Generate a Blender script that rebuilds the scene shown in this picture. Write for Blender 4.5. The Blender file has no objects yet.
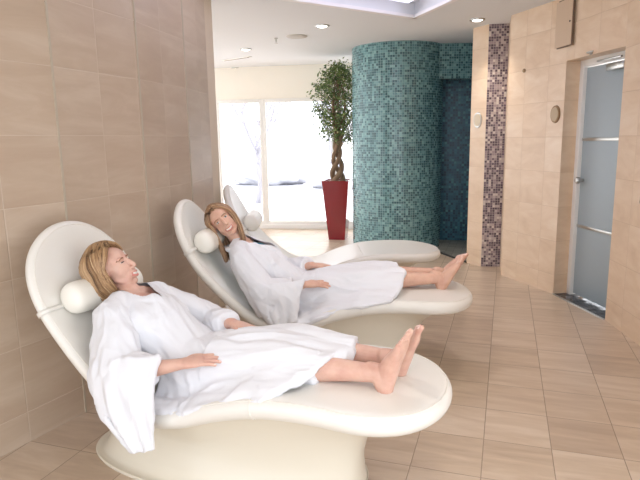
import bpy, bmesh, math, random
from math import sin, cos, pi, sqrt, radians, atan2, tau
from mathutils import Vector, Matrix, noise
import numpy as np
random.seed(7)
V = Vector
COL = bpy.context.scene.collection
H_CEIL = 2.62

# ------------------------------------------------------------------ materials
def new_mat(name):
    m = bpy.data.materials.new(name); m.use_nodes = True
    nt = m.node_tree
    return m, nt, nt.nodes['Principled BSDF']
def nd(nt, t, **k):
    n = nt.nodes.new(t)
    for a, b in k.items(): setattr(n, a, b)
    return n
def lk(nt, a, b): nt.links.new(a, b)
def rgb(c): return (c[0], c[1], c[2], 1)
def srgb(r, g, b):
    f = lambda v: (v/255/12.92) if v/255 <= .04045 else ((v/255+.055)/1.055)**2.4
    return (f(r), f(g), f(b))
def simple(name, col, rough=.5, metal=0., coat=0., emit=None, es=0., trans=0., sss=0., spec=.5, bump=0., bscale=80.):
    m, nt, p = new_mat(name)
    p.inputs['Base Color'].default_value = rgb(col)
    p.inputs['Roughness'].default_value = rough
    p.inputs['Metallic'].default_value = metal
    p.inputs['Coat Weight'].default_value = coat
    p.inputs['Specular IOR Level'].default_value = spec
    p.inputs['Transmission Weight'].default_value = trans
    if sss:
        p.inputs['Subsurface Weight'].default_value = sss
        p.inputs['Subsurface Radius'].default_value = (1, .35, .2)
        p.inputs['Subsurface Scale'].default_value = .012
    if emit:
        p.inputs['Emission Color'].default_value = rgb(emit); p.inputs['Emission Strength'].default_value = es
    if bump:
        tc = nd(nt, 'ShaderNodeTexCoord'); n = nd(nt, 'ShaderNodeTexNoise'); n.inputs['Scale'].default_value = bscale
        n.inputs['Detail'].default_value = 4
        b = nd(nt, 'ShaderNodeBump'); b.inputs['Strength'].default_value = bump; b.inputs['Distance'].default_value = .004
        lk(nt, tc.outputs['Object'], n.inputs['Vector']); lk(nt, n.outputs['Fac'], b.inputs['Height']); lk(nt, b.outputs['Normal'], p.inputs['Normal'])
    return m
def math_(nt, op, a, b=None, c=None):
    n = nd(nt, 'ShaderNodeMath', operation=op)
    for i, v in enumerate((a, b, c)):
        if v is None: continue
        if isinstance(v, (int, float)): n.inputs[i].default_value = v
        else: lk(nt, v, n.inputs[i])
    return n.outputs[0]
def ramp(nt, fac, stops, interp='LINEAR'):
    r = nd(nt, 'ShaderNodeValToRGB'); cr = r.color_ramp; cr.interpolation = interp
    while len(cr.elements) < len(stops): cr.elements.new(.5)
    for e, (p, c) in zip(cr.elements, stops): e.position = p; e.color = rgb(c)
    lk(nt, fac, r.inputs['Fac']); return r.outputs['Color']
def mixc(nt, fac, a, b, bt='MIX'):
    n = nd(nt, 'ShaderNodeMix', data_type='RGBA', blend_type=bt)
    for s, v in ((0, fac), (6, a), (7, b)):
        if isinstance(v, (int, float)): n.inputs[s].default_value = v
        elif isinstance(v, tuple): n.inputs[s].default_value = rgb(v)
        else: lk(nt, v, n.inputs[s])
    return n.outputs[2]
def tile_mat(name, cols, grout, sx, sy, gap, ox=0, oy=0, vein=(1.2, 9.), rough=.35, vary=.5, veincol=None, spec=.5, rot=0):
    """stone tiles from the UV map (metres)"""
    m, nt, p = new_mat(name)
    uv = nd(nt, 'ShaderNodeUVMap'); sep = nd(nt, 'ShaderNodeSeparateXYZ'); lk(nt, uv.outputs[0], sep.inputs[0])
    x = math_(nt, 'DIVIDE', math_(nt, 'SUBTRACT', sep.outputs[0], ox), sx)
    y = math_(nt, 'DIVIDE', math_(nt, 'SUBTRACT', sep.outputs[1], oy), sy)
    fx = math_(nt, 'FLOOR', x); fy = math_(nt, 'FLOOR', y)
    rx = math_(nt, 'FRACT', x); ry = math_(nt, 'FRACT', y)
    dx = math_(nt, 'MULTIPLY', math_(nt, 'MINIMUM', rx, math_(nt, 'SUBTRACT', 1, rx)), sx)
    dy = math_(nt, 'MULTIPLY', math_(nt, 'MINIMUM', ry, math_(nt, 'SUBTRACT', 1, ry)), sy)
    d = math_(nt, 'MINIMUM', dx, dy)
    g = math_(nt, 'LESS_THAN', d, gap/2)
    cid = nd(nt, 'ShaderNodeCombineXYZ'); lk(nt, fx, cid.inputs[0]); lk(nt, fy, cid.inputs[1])
    wn = nd(nt, 'ShaderNodeTexWhiteNoise', noise_dimensions='3D'); lk(nt, cid.outputs[0], wn.inputs['Vector'])
    # veins: stretched noise, shifted per tile
    sc = nd(nt, 'ShaderNodeVectorMath', operation='MULTIPLY_ADD'); lk(nt, wn.outputs['Color'], sc.inputs[0]); sc.inputs[1].default_value = (7, 7, 7)
    mp = nd(nt, 'ShaderNodeMapping'); mp.inputs['Scale'].default_value = (vein[0], vein[1], 1); mp.inputs['Rotation'].default_value = (0, 0, rot)
    lk(nt, uv.outputs[0], mp.inputs[0]); lk(nt, mp.outputs[0], sc.inputs[2])
    n1 = nd(nt, 'ShaderNodeTexNoise'); n1.inputs['Scale'].default_value = 1.; n1.inputs['Detail'].default_value = 6; n1.inputs['Roughness'].default_value = .6; n1.inputs['Distortion'].default_value = .6
    lk(nt, sc.outputs[0], n1.inputs['Vector'])
    f = math_(nt, 'ADD', math_(nt, 'MULTIPLY', n1.outputs['Fac'], 1.), math_(nt, 'MULTIPLY', math_(nt, 'SUBTRACT', wn.outputs['Value'], .5), vary))
    c = ramp(nt, f, [(.25, cols[0]), (.5, cols[1]), (.78, cols[2])])
    c2 = mixc(nt, g, c, grout)
    lk(nt, c2, p.inputs['Base Color'])
    p.inputs['Specular IOR Level'].default_value = spec
    rr = math_(nt, 'ADD', rough, math_(nt, 'MULTIPLY', g, .4)); lk(nt, rr, p.inputs['Roughness'])
    b = nd(nt, 'ShaderNodeBump'); b.inputs['Strength'].default_value = .5; b.inputs['Distance'].default_value = .002
    hgt = math_(nt, 'MINIMUM', math_(nt, 'MULTIPLY', d, 200), 1.); lk(nt, hgt, b.inputs['Height']); lk(nt, b.outputs['Normal'], p.inputs['Normal'])
    return m
def mosaic_mat(name, stops, grout, s, gap, rough=.12, tilt=.25):
    m, nt, p = new_mat(name)
    uv = nd(nt, 'ShaderNodeUVMap'); sep = nd(nt, 'ShaderNodeSeparateXYZ'); lk(nt, uv.outputs[0], sep.inputs[0])
    x = math_(nt, 'DIVIDE', sep.outputs[0], s); y = math_(nt, 'DIVIDE', sep.outputs[1], s)
    rx = math_(nt, 'FRACT', x); ry = math_(nt, 'FRACT', y)
    d = math_(nt, 'MINIMUM', math_(nt, 'MINIMUM', rx, math_(nt, 'SUBTRACT', 1, rx)), math_(nt, 'MINIMUM', ry, math_(nt, 'SUBTRACT', 1, ry)))
    g = math_(nt, 'LESS_THAN', d, gap/s/2)
    cid = nd(nt, 'ShaderNodeCombineXYZ'); lk(nt, math_(nt, 'FLOOR', x), cid.inputs[0]); lk(nt, math_(nt, 'FLOOR', y), cid.inputs[1])
    wn = nd(nt, 'ShaderNodeTexWhiteNoise', noise_dimensions='3D'); lk(nt, cid.outputs[0], wn.inputs['Vector'])
    c = ramp(nt, wn.outputs['Value'], stops, 'CONSTANT')
    lk(nt, mixc(nt, g, c, grout), p.inputs['Base Color'])
    lk(nt, math_(nt, 'ADD', rough, math_(nt, 'MULTIPLY', g, .5)), p.inputs['Roughness'])
    # every glass tessera sits at its own slight tilt
    geo = nd(nt, 'ShaderNodeNewGeometry')
    sub = nd(nt, 'ShaderNodeVectorMath', operation='SUBTRACT'); lk(nt, wn.outputs['Color'], sub.inputs[0]); sub.inputs[1].default_value = (.5, .5, .5)
    ma = nd(nt, 'ShaderNodeVectorMath', operation='MULTIPLY_ADD'); lk(nt, sub.outputs[0], ma.inputs[0]); ma.inputs[1].default_value = (tilt,)*3; lk(nt, geo.outputs['Normal'], ma.inputs[2])
    nz = nd(nt, 'ShaderNodeVectorMath', operation='NORMALIZE'); lk(nt, ma.outputs[0], nz.inputs[0]); lk(nt, nz.outputs[0], p.inputs['Normal'])
    return m

M = {}
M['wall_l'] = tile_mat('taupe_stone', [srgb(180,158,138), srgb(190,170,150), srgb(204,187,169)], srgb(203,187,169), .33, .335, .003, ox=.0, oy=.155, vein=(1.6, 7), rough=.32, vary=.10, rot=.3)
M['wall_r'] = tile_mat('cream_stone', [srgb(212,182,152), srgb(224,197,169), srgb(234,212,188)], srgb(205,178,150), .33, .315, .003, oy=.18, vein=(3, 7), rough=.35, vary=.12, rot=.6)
M['floor'] = tile_mat('sand_floor', [srgb(182,160,139), srgb(199,178,156), srgb(214,196,177)], srgb(156,138,120), .306, .327, .004, ox=.256, oy=.0011, vein=(2.2, 13), rough=.3, vary=.28)
M['shower_floor'] = tile_mat('grey_floor', [srgb(130,128,118), srgb(146,143,132), srgb(158,155,145)], srgb(100,98,92), .1, .1, .003, rough=.4)
T = [(0, srgb(58,94,100)), (.2, srgb(74,112,116)), (.38, srgb(92,134,138)), (.6, srgb(114,156,158)), (.82, srgb(134,174,174)), (.93, srgb(66,102,110))]
M['teal'] = mosaic_mat('teal_mosaic', T, srgb(150,178,178), .030, .003, .09, .12)
D = [(0, srgb(20,64,92)), (.25, srgb(34,92,118)), (.5, srgb(50,116,138)), (.75, srgb(28,78,108)), (.9, srgb(76,146,156))]
M['deep'] = mosaic_mat('blue_mosaic', D, srgb(64,112,122), .034, .005, .35, .04)
PM = [(0, srgb(92,78,88)), (.22, srgb(118,102,112)), (.42, srgb(160,144,148)), (.66, srgb(190,176,174)), (.8, srgb(104,90,104)), (.93, srgb(214,204,198))]
M['plum'] = mosaic_mat('plum_mosaic', PM, srgb(186,176,170), .026, .003, .09, .16)
M['dark_mosaic'] = mosaic_mat('charcoal_mosaic', [(0, srgb(40,42,48)), (.4, srgb(70,72,80)), (.75, srgb(120,120,124))], srgb(60,58,56), .05, .005, .2, .1)
M['ceil'] = simple('ceiling_paint', srgb(228,230,233), .8)
M['tray'] = simple('tray_paint', srgb(240,238,240), .7)
M['white'] = simple('white_paint', srgb(240,238,234), .45)
M['lintel'] = simple('cream_plaster', srgb(248,242,230), .7)
M['leather'] = simple('cream_leather', srgb(234,231,224), .36, coat=.15, bump=.12, bscale=260)
M['shell'] = simple('ivory_gelcoat', srgb(226,219,203), .28, coat=.3)
M['piping'] = simple('cream_piping', srgb(234,230,221), .45)
M['pillow'] = simple('pillow_leather', srgb(242,239,230), .38, coat=.1, bump=.15, bscale=150)
M['robe'] = simple('white_terry', srgb(232,233,238), .95, spec=.1, bump=.35, bscale=420)
M['bikini'] = simple('turquoise_swimwear', srgb(60,170,205), .6)
M['lips'] = simple('lips', srgb(200,130,120), .4, sss=.1)
M['teeth'] = simple('teeth', srgb(240,236,228), .25)
M['brow'] = simple('brow', srgb(150,112,84), .8)
M['eye'] = simple('eye_white', srgb(225,222,218), .15)
M['iris'] = simple('iris', srgb(52,62,60), .1)
M['nail'] = simple('nail', srgb(236,204,194), .2)
M['metal'] = simple('brushed_steel', srgb(190,188,184), .28, metal=1.)
M['bronze'] = simple('bronze', srgb(150,122,92), .45, metal=.6)
M['frost'] = simple('frosted_glass', srgb(162,174,180), .42, spec=.6)
M['rubber'] = simple('dark_strip', srgb(50,48,46), .6)
M['pot'] = simple('red_lacquer', srgb(130,13,27), .14, coat=.5)
M['soil'] = simple('pale_pebbles', srgb(206,198,182), .9, bump=.8, bscale=60)
M['bark'] = simple('bark', srgb(128,104,82), .85, bump=.7, bscale=40)
M['panel'] = simple('access_panel_paint', srgb(206,180,154), .5)
M['gasket'] = simple('gasket', srgb(120,100,84), .7)
M['lamp'] = simple('lamp_glow', (1, .95, .85), .3, emit=(1, .93, .82), es=6.)
M['led'] = simple('led_panel', (.8, .78, 1), .5, emit=(.80, .80, 1.0), es=1.3)
M['grille'] = simple('speaker_grille', srgb(196,192,186), .7)
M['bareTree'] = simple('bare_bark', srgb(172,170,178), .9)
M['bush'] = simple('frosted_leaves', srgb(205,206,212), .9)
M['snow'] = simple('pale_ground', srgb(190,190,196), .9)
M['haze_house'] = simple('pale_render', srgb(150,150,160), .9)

def skin_mat(name, base, pink):
    m, nt, p = new_mat(name)
    tc = nd(nt, 'ShaderNodeTexCoord'); n = nd(nt, 'ShaderNodeTexNoise'); n.inputs['Scale'].default_value = 16; n.inputs['Detail'].default_value = 5
    lk(nt, tc.outputs['Object'], n.inputs['Vector'])
    lk(nt, ramp(nt, n.outputs['Fac'], [(.3, pink), (.6, base)]), p.inputs['Base Color'])
    p.inputs['Roughness'].default_value = .45
    p.inputs['Subsurface Weight'].default_value = .12; p.inputs['Subsurface Radius'].default_value = (1, .35, .2); p.inputs['Subsurface Scale'].default_value = .01
    return m
M['skin'] = skin_mat('skin', srgb(218,178,160), srgb(204,156,140))
M['skin_b'] = skin_mat('tanned_skin', srgb(220,178,156), srgb(204,156,136))
def hair_mat(name, stops):
    m, nt, p = new_mat(name)
    uv = nd(nt, 'ShaderNodeUVMap'); sep = nd(nt, 'ShaderNodeSeparateXYZ'); lk(nt, uv.outputs[0], sep.inputs[0])
    lk(nt, ramp(nt, sep.outputs[0], stops), p.inputs['Base Color']); p.inputs['Roughness'].default_value = .38
    return m
M['hair_a'] = hair_mat('honey_blonde_hair', [(0, srgb(104,76,52)), (.35, srgb(150,114,80)), (.7, srgb(188,152,112)), (1, srgb(214,184,146))])
M['hair_b'] = hair_mat('light_brown_hair', [(0, srgb(104,76,56)), (.4, srgb(154,118,88)), (.75, srgb(192,156,120)), (1, srgb(220,190,154))])
def leaf_mat():
    m, nt, p = new_mat('ficus_leaf')
    uv = nd(nt, 'ShaderNodeUVMap'); sep = nd(nt, 'ShaderNodeSeparateXYZ'); lk(nt, uv.outputs[0], sep.inputs[0])
    lk(nt, ramp(nt, sep.outputs[0], [(0, srgb(58,80,42)), (.5, srgb(98,122,62)), (.85, srgb(150,164,98)), (1, srgb(168,160,110))]), p.inputs['Base Color'])
    p.inputs['Roughness'].default_value = .35
    return m
M['leaf'] = leaf_mat()

# ------------------------------------------------------------------ object helpers
def link(o, parent=None):
    COL.objects.link(o)
    if parent: o.parent = parent
    return o
def mesh_obj(name, verts, faces, mat, parent=None, smooth=True, uvs=None):
    me = bpy.data.meshes.new(name); me.from_pydata([tuple(v) for v in verts], [], faces); me.update()
    if uvs is not None:
        l = me.uv_layers.new(name='UVMap')
        for i, lp in enumerate(me.loops): l.data[i].uv = uvs[lp.vertex_index] if len(uvs) == len(verts) else uvs[i]
    for mm in (mat if isinstance(mat, (list, tuple)) else [mat]): me.materials.append(mm)
    if smooth:
        for p in me.polygons: p.use_smooth = True
    return link(bpy.data.objects.new(name, me), parent)
def bm_obj(name, bm, mat, parent=None, smooth=False, angle=None):
    me = bpy.data.meshes.new(name); bmesh.ops.recalc_face_normals(bm, faces=bm.faces); bm.to_mesh(me); bm.free()
    for mm in (mat if isinstance(mat, (list, tuple)) else [mat]): me.materials.append(mm)
    if smooth or angle:
        for p in me.polygons: p.use_smooth = True
    if angle: me.set_sharp_from_angle(angle=radians(angle))
    return link(bpy.data.objects.new(name, me), parent)
def empty(name, loc=(0, 0, 0), rz=0):
    o = bpy.data.objects.new(name, None); o.location = loc; o.rotation_euler = (0, 0, rz); o.empty_display_size = .1
    return link(o)
def tag(o, label=None, cat=None, group=None, kind=None):
    if label: o['label'] = label
    if cat: o['category'] = cat
    if group: o['group'] = group
    if kind: o['kind'] = kind
    return o
def add_box(bm, c, s, rot=None, bev=0.):
    r = bmesh.ops.create_cube(bm, size=1)
    vs = r['verts']
    for v in vs: v.co = V((v.co.x*s[0], v.co.y*s[1], v.co.z*s[2]))
    if bev:
        es = list({e for v in vs for e in v.link_edges})
        rr = bmesh.ops.bevel(bm, geom=es, offset=bev, segments=2, affect='EDGES', profile=.5)
        vs = list({v for v in rr['verts']} | {v for f in rr['faces'] for v in f.verts} | {v for v in vs if v.is_valid})
    mt = Matrix.Translation(V(c)) @ (rot.to_4x4() if rot else Matrix.Identity(4))
    for v in vs: v.co = mt @ v.co
def rz3(a): return Matrix.Rotation(a, 3, 'Z')
def box(name, c, s, mat, parent=None, a=0., bev=.002):
    bm = bmesh.new(); add_box(bm, c, s, rz3(a), bev); return bm_obj(name, bm, mat, parent, angle=40)
def catmull(pts, n):
    P = [V(p) for p in pts]; P = [2*P[0]-P[1]] + P + [2*P[-1]-P[-2]]
    out = []
    seg = len(P)-3
    for i in range(n+1):
        t = i/n*seg; k = min(int(t), seg-1); t -= k
        a, b, c, d = P[k:k+4]
        out.append(.5*((2*b)+(c-a)*t+(2*a-5*b+4*c-d)*t*t+(3*b-a-3*c+d)*t**3))
    return out
def add_limb(bm, pts, rads, side=(0, 1, 0), n=None, k=16, caps=True, sub=6):
    """closed tube through pts; rads = list of r or (r_side, r_other); returns uv-free geometry"""
    m = len(pts)
    n = n or (m-1)*sub
    C = catmull(pts, n) if m > 2 else [V(pts[0]).lerp(V(pts[1]), i/n) for i in range(n+1)]
    R2 = [V((r, r, 0)) if isinstance(r, (int, float)) else V((r[0], r[1], 0)) for r in rads]
    R = catmull(R2, n) if m > 2 else [R2[0].lerp(R2[1], i/n) for i in range(n+1)]
    rings = []
    side = V(side)
    for i in range(n+1):
        t = (C[min(i+1, n)]-C[max(i-1, 0)]).normalized()
        s = (side - t*side.dot(t))
        s = s.normalized() if s.length > 1e-4 else t.orthogonal().normalized()
        o = t.cross(s)
        rings.append((C[i], t, s, o, max(R[i].x, .001), max(R[i].y, .001)))
    if caps:
        a = rings[0]; b = rings[-1]; pre = []; post = []
        for q in (80, 60, 35):
            f = cos(radians(q)); h = sin(radians(q))
            pre.append((a[0]-a[1]*min(a[4], a[5])*h, a[1], a[2], a[3], a[4]*f, a[5]*f))
            post.append((b[0]+b[1]*min(b[4], b[5])*h, b[1], b[2], b[3], b[4]*f, b[5]*f))
        rings = pre + rings + post[::-1]
    VR = []
    for c, t, s, o, ra, rb in rings:
        VR.append([bm.verts.new(c + s*ra*cos(tau*j/k) + o*rb*sin(tau*j/k)) for j in range(k)])
    for i in range(len(VR)-1):
        for j in range(k): bm.faces.new((VR[i][j], VR[i][(j+1) % k], VR[i+1][(j+1) % k], VR[i+1][j]))
    bm.faces.new(VR[0][::-1]); bm.faces.new(VR[-1])
def add_ell(bm, c, r, mt=None, seg=20):
    q = bmesh.ops.create_uvsphere(bm, u_segments=seg, v_segments=seg//2+2, radius=1)
    for v in q['verts']:
        p = V((v.co.x*r[0], v.co.y*r[1], v.co.z*r[2])) + V(c)
        v.co = mt @ p if mt else p
def add_sheet(bm, rows, t=.009, nu=28, nv=18, wav=0., wf=30., seed=0):
    R_ = [catmull(r, nu) for r in rows]; G = []
    for i in range(nu+1): G.append(catmull([r[i] for r in R_], nv))
    n1, n2 = len(G), len(G[0]); A_ = []; B_ = []
    for i in range(n1):
        for j in range(n2):
            a = G[min(i+1, n1-1)][j]-G[max(i-1, 0)][j]; b = G[i][min(j+1, n2-1)]-G[i][max(j-1, 0)]
            n_ = a.cross(b); n_ = n_.normalized() if n_.length > 1e-9 else V((0, 0, 1))
            if n_.z < 0: n_ = -n_
            w = wav*(j/n2)*(sin(i/n1*wf+seed)+.6*sin(i/n1*wf*1.9+seed*2))
            A_.append(bm.verts.new(G[i][j]+n_*(t+w))); B_.append(bm.verts.new(G[i][j]+n_*(w-t)))
    I = lambda i, j: i*n2+j
    for i in range(n1-1):
        for j in range(n2-1):
            for L_ in (A_, B_): bm.faces.new((L_[I(i, j)], L_[I(i+1, j)], L_[I(i+1, j+1)], L_[I(i, j+1)]))
    for i in range(n1-1):
        for j in (0, n2-1): bm.faces.new((A_[I(i, j)], A_[I(i+1, j)], B_[I(i+1, j)], B_[I(i, j)]))
    for j in range(n2-1):
        for i in (0, n1-1): bm.faces.new((A_[I(i, j)], A_[I(i, j+1)], B_[I(i, j+1)], B_[I(i, j)]))
def voxel(name, bm, size, smooth=4, fac=.5):
    bmesh.ops.recalc_face_normals(bm, faces=bm.faces)
    me = bpy.data.meshes.new('tmp'); bm.to_mesh(me); bm.free()
    o = bpy.data.objects.new('tmp', me); COL.objects.link(o)
    md = o.modifiers.new('r', 'REMESH'); md.mode = 'VOXEL'; md.voxel_size = size; md.adaptivity = 0
    if smooth:
        s = o.modifiers.new('s', 'SMOOTH'); s.iterations = smooth; s.factor = fac
    dg = bpy.context.evaluated_depsgraph_get()
    res = bpy.data.meshes.new_from_object(o.evaluated_get(dg)); res.name = name
    bpy.data.objects.remove(o); bpy.data.meshes.remove(me)
    for p in res.polygons: p.use_smooth = True
    return res
def lathe(bm, prof, c=(0, 0, 0), k=32, mt=None):
    R = []
    for r, z in prof: R.append([bm.verts.new((mt @ V((r*cos(tau*j/k), r*sin(tau*j/k), z)) if mt else V((r*cos(tau*j/k), r*sin(tau*j/k), z))) + V(c)) for j in range(k)])
    for i in range(len(R)-1):
        for j in range(k): bm.faces.new((R[i][j], R[i][(j+1) % k], R[i+1][(j+1) % k], R[i+1][j]))
    bm.faces.new(R[0][::-1]); bm.faces.new(R[-1])
def add_tube(bm, pts, r, k=8): add_limb(bm, pts, [r]*len(pts), side=(.13, .3, 1), k=k, sub=4)

# ------------------------------------------------------------------ the room
def wall(name, line, z0, z1, mat, thick=.12, out=1, u0=0., parent=None, kind='structure'):
    """a wall of real thickness along a plan polyline; out=+1: thickness goes to the right of travel"""
    L = [V((p[0], p[1])) for p in line]; nrm = []
    for i in range(len(L)):
        a = L[max(i-1, 0)]; b = L[min(i+1, len(L)-1)]; d = (b-a).normalized(); nrm.append(V((d.y, -d.x))*out)
    verts = []; uvs = []; faces = []; fuv = []
    acc = u0; us = []
    for i, p in enumerate(L):
        if i: acc += (p-L[i-1]).length
        us.append(acc)
    for i, p in enumerate(L):
        q = p + nrm[i]*thick
        verts += [(p.x, p.y, z0), (p.x, p.y, z1), (q.x, q.y, z0), (q.x, q.y, z1)]
    n = len(L)
    def F(ids, uvl): faces.append(ids); fuv.extend(uvl)
    for i in range(n-1):
        a = 4*i; b = a+4; u, w = us[i], us[i+1]
        F((a, b, b+1, a+1), [(u, z0), (w, z0), (w, z1), (u, z1)])
        F((a+2, a+3, b+3, b+2), [(u, z0), (u, z1), (w, z1), (w, z0)])
        F((a+1, b+1, b+3, a+3), [(u, 0), (w, 0), (w, thick), (u, thick)])
        F((a, a+2, b+2, b), [(u, 0), (u, thick), (w, thick), (w, 0)])
    e = 4*(n-1)
    F((0, 1, 3, 2), [(0, z0), (0, z1), (thick, z1), (thick, z0)])
    F((e, e+2, e+3, e+1), [(0, z0), (thick, z0), (thick, z1), (0, z1)])
    o = mesh_obj(name, verts, faces, mat, parent, smooth=False, uvs=fuv)
    bm = bmesh.new(); bm.from_mesh(o.data); bmesh.ops.recalc_face_normals(bm, faces=bm.faces); bm.to_mesh(o.data); bm.free()
    if not parent and kind: o['kind'] = kind
    return o
# floor
X0, X1, Y0, Y1 = -6.5, 2.4, -3.0, 9.3
v = [(X0, Y0, 0), (X1, Y0, 0), (X1, Y1, 0), (X0, Y1, 0), (X0, Y0, -.1), (X1, Y0, -.1), (X1, Y1, -.1), (X0, Y1, -.1)]
o = mesh_obj('floor', v, [(0, 1, 2, 3), (4, 7, 6, 5), (0, 4, 5, 1), (1, 5, 6, 2), (2, 6, 7, 3), (3, 7, 4, 0)], M['floor'], smooth=False, uvs=[(p[0], p[1]) for p in v]); o['kind'] = 'structure'

# left wall: a shallow convex run of flat bays, each two tiles wide
LW = [(-2.62, -.2), (-2.52, .35), (-2.40, .98), (-2.245, 1.62), (-2.137, 2.29), (-2.127, 2.97), (-2.20, 3.62), (-2.33, 4.17)]
u_at = sum((V(LW[i+1])-V(LW[i])).length for i in range(4))
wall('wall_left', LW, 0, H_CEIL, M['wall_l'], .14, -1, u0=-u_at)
bm = bmesh.new()
for i in (3, 4, 5, 6):
    p = LW[i]; add_box(bm, (p[0]+.001, p[1], H_CEIL/2), (.006, .012, H_CEIL-.002))
o = bm_obj('trim_1', bm, simple('joint_bead', srgb(186,174,156), .5)); o['kind'] = 'structure'
wall('trim_2', [(-2.33, 4.17), (-2.345, 4.32), (-2.42, 4.40), (-2.53, 4.40)], 0, H_CEIL, simple('window_lit_jamb', srgb(214,198,178), .5), .05, -1)  # wall-end jamb, paler than the wall: window light put into its colour

# right wall with door recess
RW1 = [(-.005, 6.08), (.464, 5.436)]
RW2 = [(.797, 4.74), (.93, 4.206), (1.0, 3.6), (1.01, 2.9), (.97, 2.2)]
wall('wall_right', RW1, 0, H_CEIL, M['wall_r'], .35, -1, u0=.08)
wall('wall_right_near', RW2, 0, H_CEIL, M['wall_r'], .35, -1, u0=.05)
wall('wall_right_lintel', [(.464, 5.436), (.797, 4.74)], 2.085, H_CEIL, M['wall_r'], .35, -1, u0=.87)
wall('wall_corner_return', [(-.02, 6.50), (-.005, 6.08)], 0, H_CEIL, M['wall_r'], .25, -1)
wall('wall_mosaic_strip', [(-.225, 6.44), (-.012, 6.49)], 0, H_CEIL, M['plum'], .2, -1)
wall('wall_pillar', [(-.395, 6.60), (-.225, 6.44)], 0, H_CEIL, M['wall_r'], .2, -1, u0=.06)
# teal cylinder
CC = V((-1.42, 7.62)); CR = .60; K = 96
verts = []; faces = []; fuv = []
for j in range(K):
    a = tau*j/K
    for z in (0, H_CEIL): verts.append((CC.x+CR*cos(a), CC.y+CR*sin(a), z))
for j in range(K):
    a = 2*j; b = 2*((j+1) % K); u = tau*CR*j/K; w = tau*CR*(j+1)/K
    faces.append((a, b, b+1, a+1)); fuv += [(u, 0), (w, 0), (w, H_CEIL), (u, H_CEIL)]
faces.append(tuple(range(2*K-2, -2, -2))); fuv += [(0, 0)]*K
faces.append(tuple(range(1, 2*K, 2))); fuv += [(0, 0)]*K
o = mesh_obj('wall_round_shower', verts, faces, M['teal'], uvs=fuv); o['kind'] = 'structure'
o.data.set_sharp_from_angle(angle=radians(40))
# header over the shower entrance + recess
wall('wall_shower_header', [(-.90, 7.42), (.15, 7.83)], 2.19, H_CEIL, M['teal'], .16, -1)
wall('wall_shower_back', [(-1.30, 8.02), (.15, 8.10)], 0, H_CEIL, M['deep'], .1, -1)
wall('wall_shower_side', [(.02, 8.02), (-.06, 6.66)], 0, H_CEIL, M['deep'], .08, -1)
v = [(-.93, 7.34, .006), (-.74, 7.08, .006), (-.385, 6.63, .006), (-.06, 6.66, .006), (.02, 8.06, .006), (-1.0, 8.03, .006)]
n = len(v); v2 = v + [(a, b, 0) for a, b, c in v]
o = mesh_obj('floor_shower', v2, [tuple(range(n))] + [(i, i+n, (i+1) % n + n, (i+1) % n) for i in range(n)], M['shower_floor'], smooth=False, uvs=[(p[0], p[1]) for p in v2]); o['kind'] = 'structure'
a_ = V((-.80, 7.16)); b_ = V((-.385, 6.60)); d_ = b_-a_
o = box('trim_3', ((a_.x+b_.x)/2, (a_.y+b_.y)/2, .007), (d_.length, .035, .012), M['rubber'], a=atan2(d_.y, d_.x)); o['kind'] = 'structure'

# window wall
WA = V((-6.4, 8.02)); WB = V((-1.6, 8.86)); wd = (WB-WA).normalized(); wang = atan2(wd.y, wd.x)
def wp(x, z=0, off=0):   # point on window wall for world x
    t = (x-WA.x)/wd.x; p = WA+wd*t; return V((p.x - wd.y*off, p.y + wd.x*off, z))
def wbox(name, xa, xb, z0, z1, mat, parent=None, off=.05, th=.1, bev=.002):
    a = wp(xa, 0, off); b = wp(xb, 0, off)
    return box(name, ((a.x+b.x)/2, (a.y+b.y)/2, (z0+z1)/2), ((b-a).length, th, z1-z0), mat, parent, wang, bev)
o = wbox('wall_window_lintel', -6.4, -1.5, 2.12, H_CEIL, M['lintel'], th=.14, off=.07); o['kind'] = 'structure'
o = wbox('wall_window_sill', -6.4, -1.5, 0, .07, M['white'], th=.14, off=.07); o['kind'] = 'structure'
glass = simple('clear_glass', (1, 1, 1), .0, trans=1.); glass.node_tree.nodes['Principled BSDF'].inputs['IOR'].default_value = 1.05
xs = [-6.4, -5.2, -4.55, -3.78, -2.62, -1.6]
for i in range(5):
    w = empty('window_%d' % (i+1)); w['kind'] = 'structure'
    a, b = xs[i], xs[i+1]
    for nm, q in (('window_jamb', (a, a+.05, .07, 2.12)), ('window_jamb', (b-.05, b, .07, 2.12)), ('window_rail', (a+.05, b-.05, 2.06, 2.12)), ('window_rail', (a+.05, b-.05, .07, .13))):
        wbox(nm, *q, M['white'], w, off=.05, th=.06)
    wbox('window_pane', a+.05, b-.05, .13, 2.06, glass, w, off=.05, th=.008, bev=0)

# ceiling with a raised tray
A = V((-.90, 5.73)); d1 = V((-.61, -.79)); d2 = V((.59, -.81))
tr = [A, A+d1*2.3, A+d1*2.3+d2*1.6, A+d2*1.6]
outer = [V((-1.0, 9.3)), V((-6.5, 9.3)), V((-6.5, -1.2)), V((2.4, -1.2)), V((2.4, 9.3))]
verts = [(p.x, p.y, H_CEIL) for p in tr] + [(p.x, p.y, H_CEIL) for p in outer]
faces = [(4, 5, 1, 0), (5, 6, 1), (6, 2, 1), (6, 7, 2), (7, 3, 2), (7, 8, 3), (8, 0, 3), (8, 4, 0)]
nv = len(verts); verts += [(p.x, p.y, H_CEIL+.12) for p in tr]
faces += [(i, (i+1) % 4, nv+(i+1) % 4, nv+i) for i in range(4)] + [(nv, nv+1, nv+2, nv+3)]
bm = bmesh.new(); bv = [bm.verts.new(p) for p in verts]
for f in faces: bm.faces.new([bv[i] for i in f])
tk = len(verts)
top = [bm.verts.new((p.x, p.y, H_CEIL+.3)) for p in outer]
bm.faces.new(top)
for i in range(5): bm.faces.new((bv[4+i], bv[4+(i+1) % 5], top[(i+1) % 5], top[i]))
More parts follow.
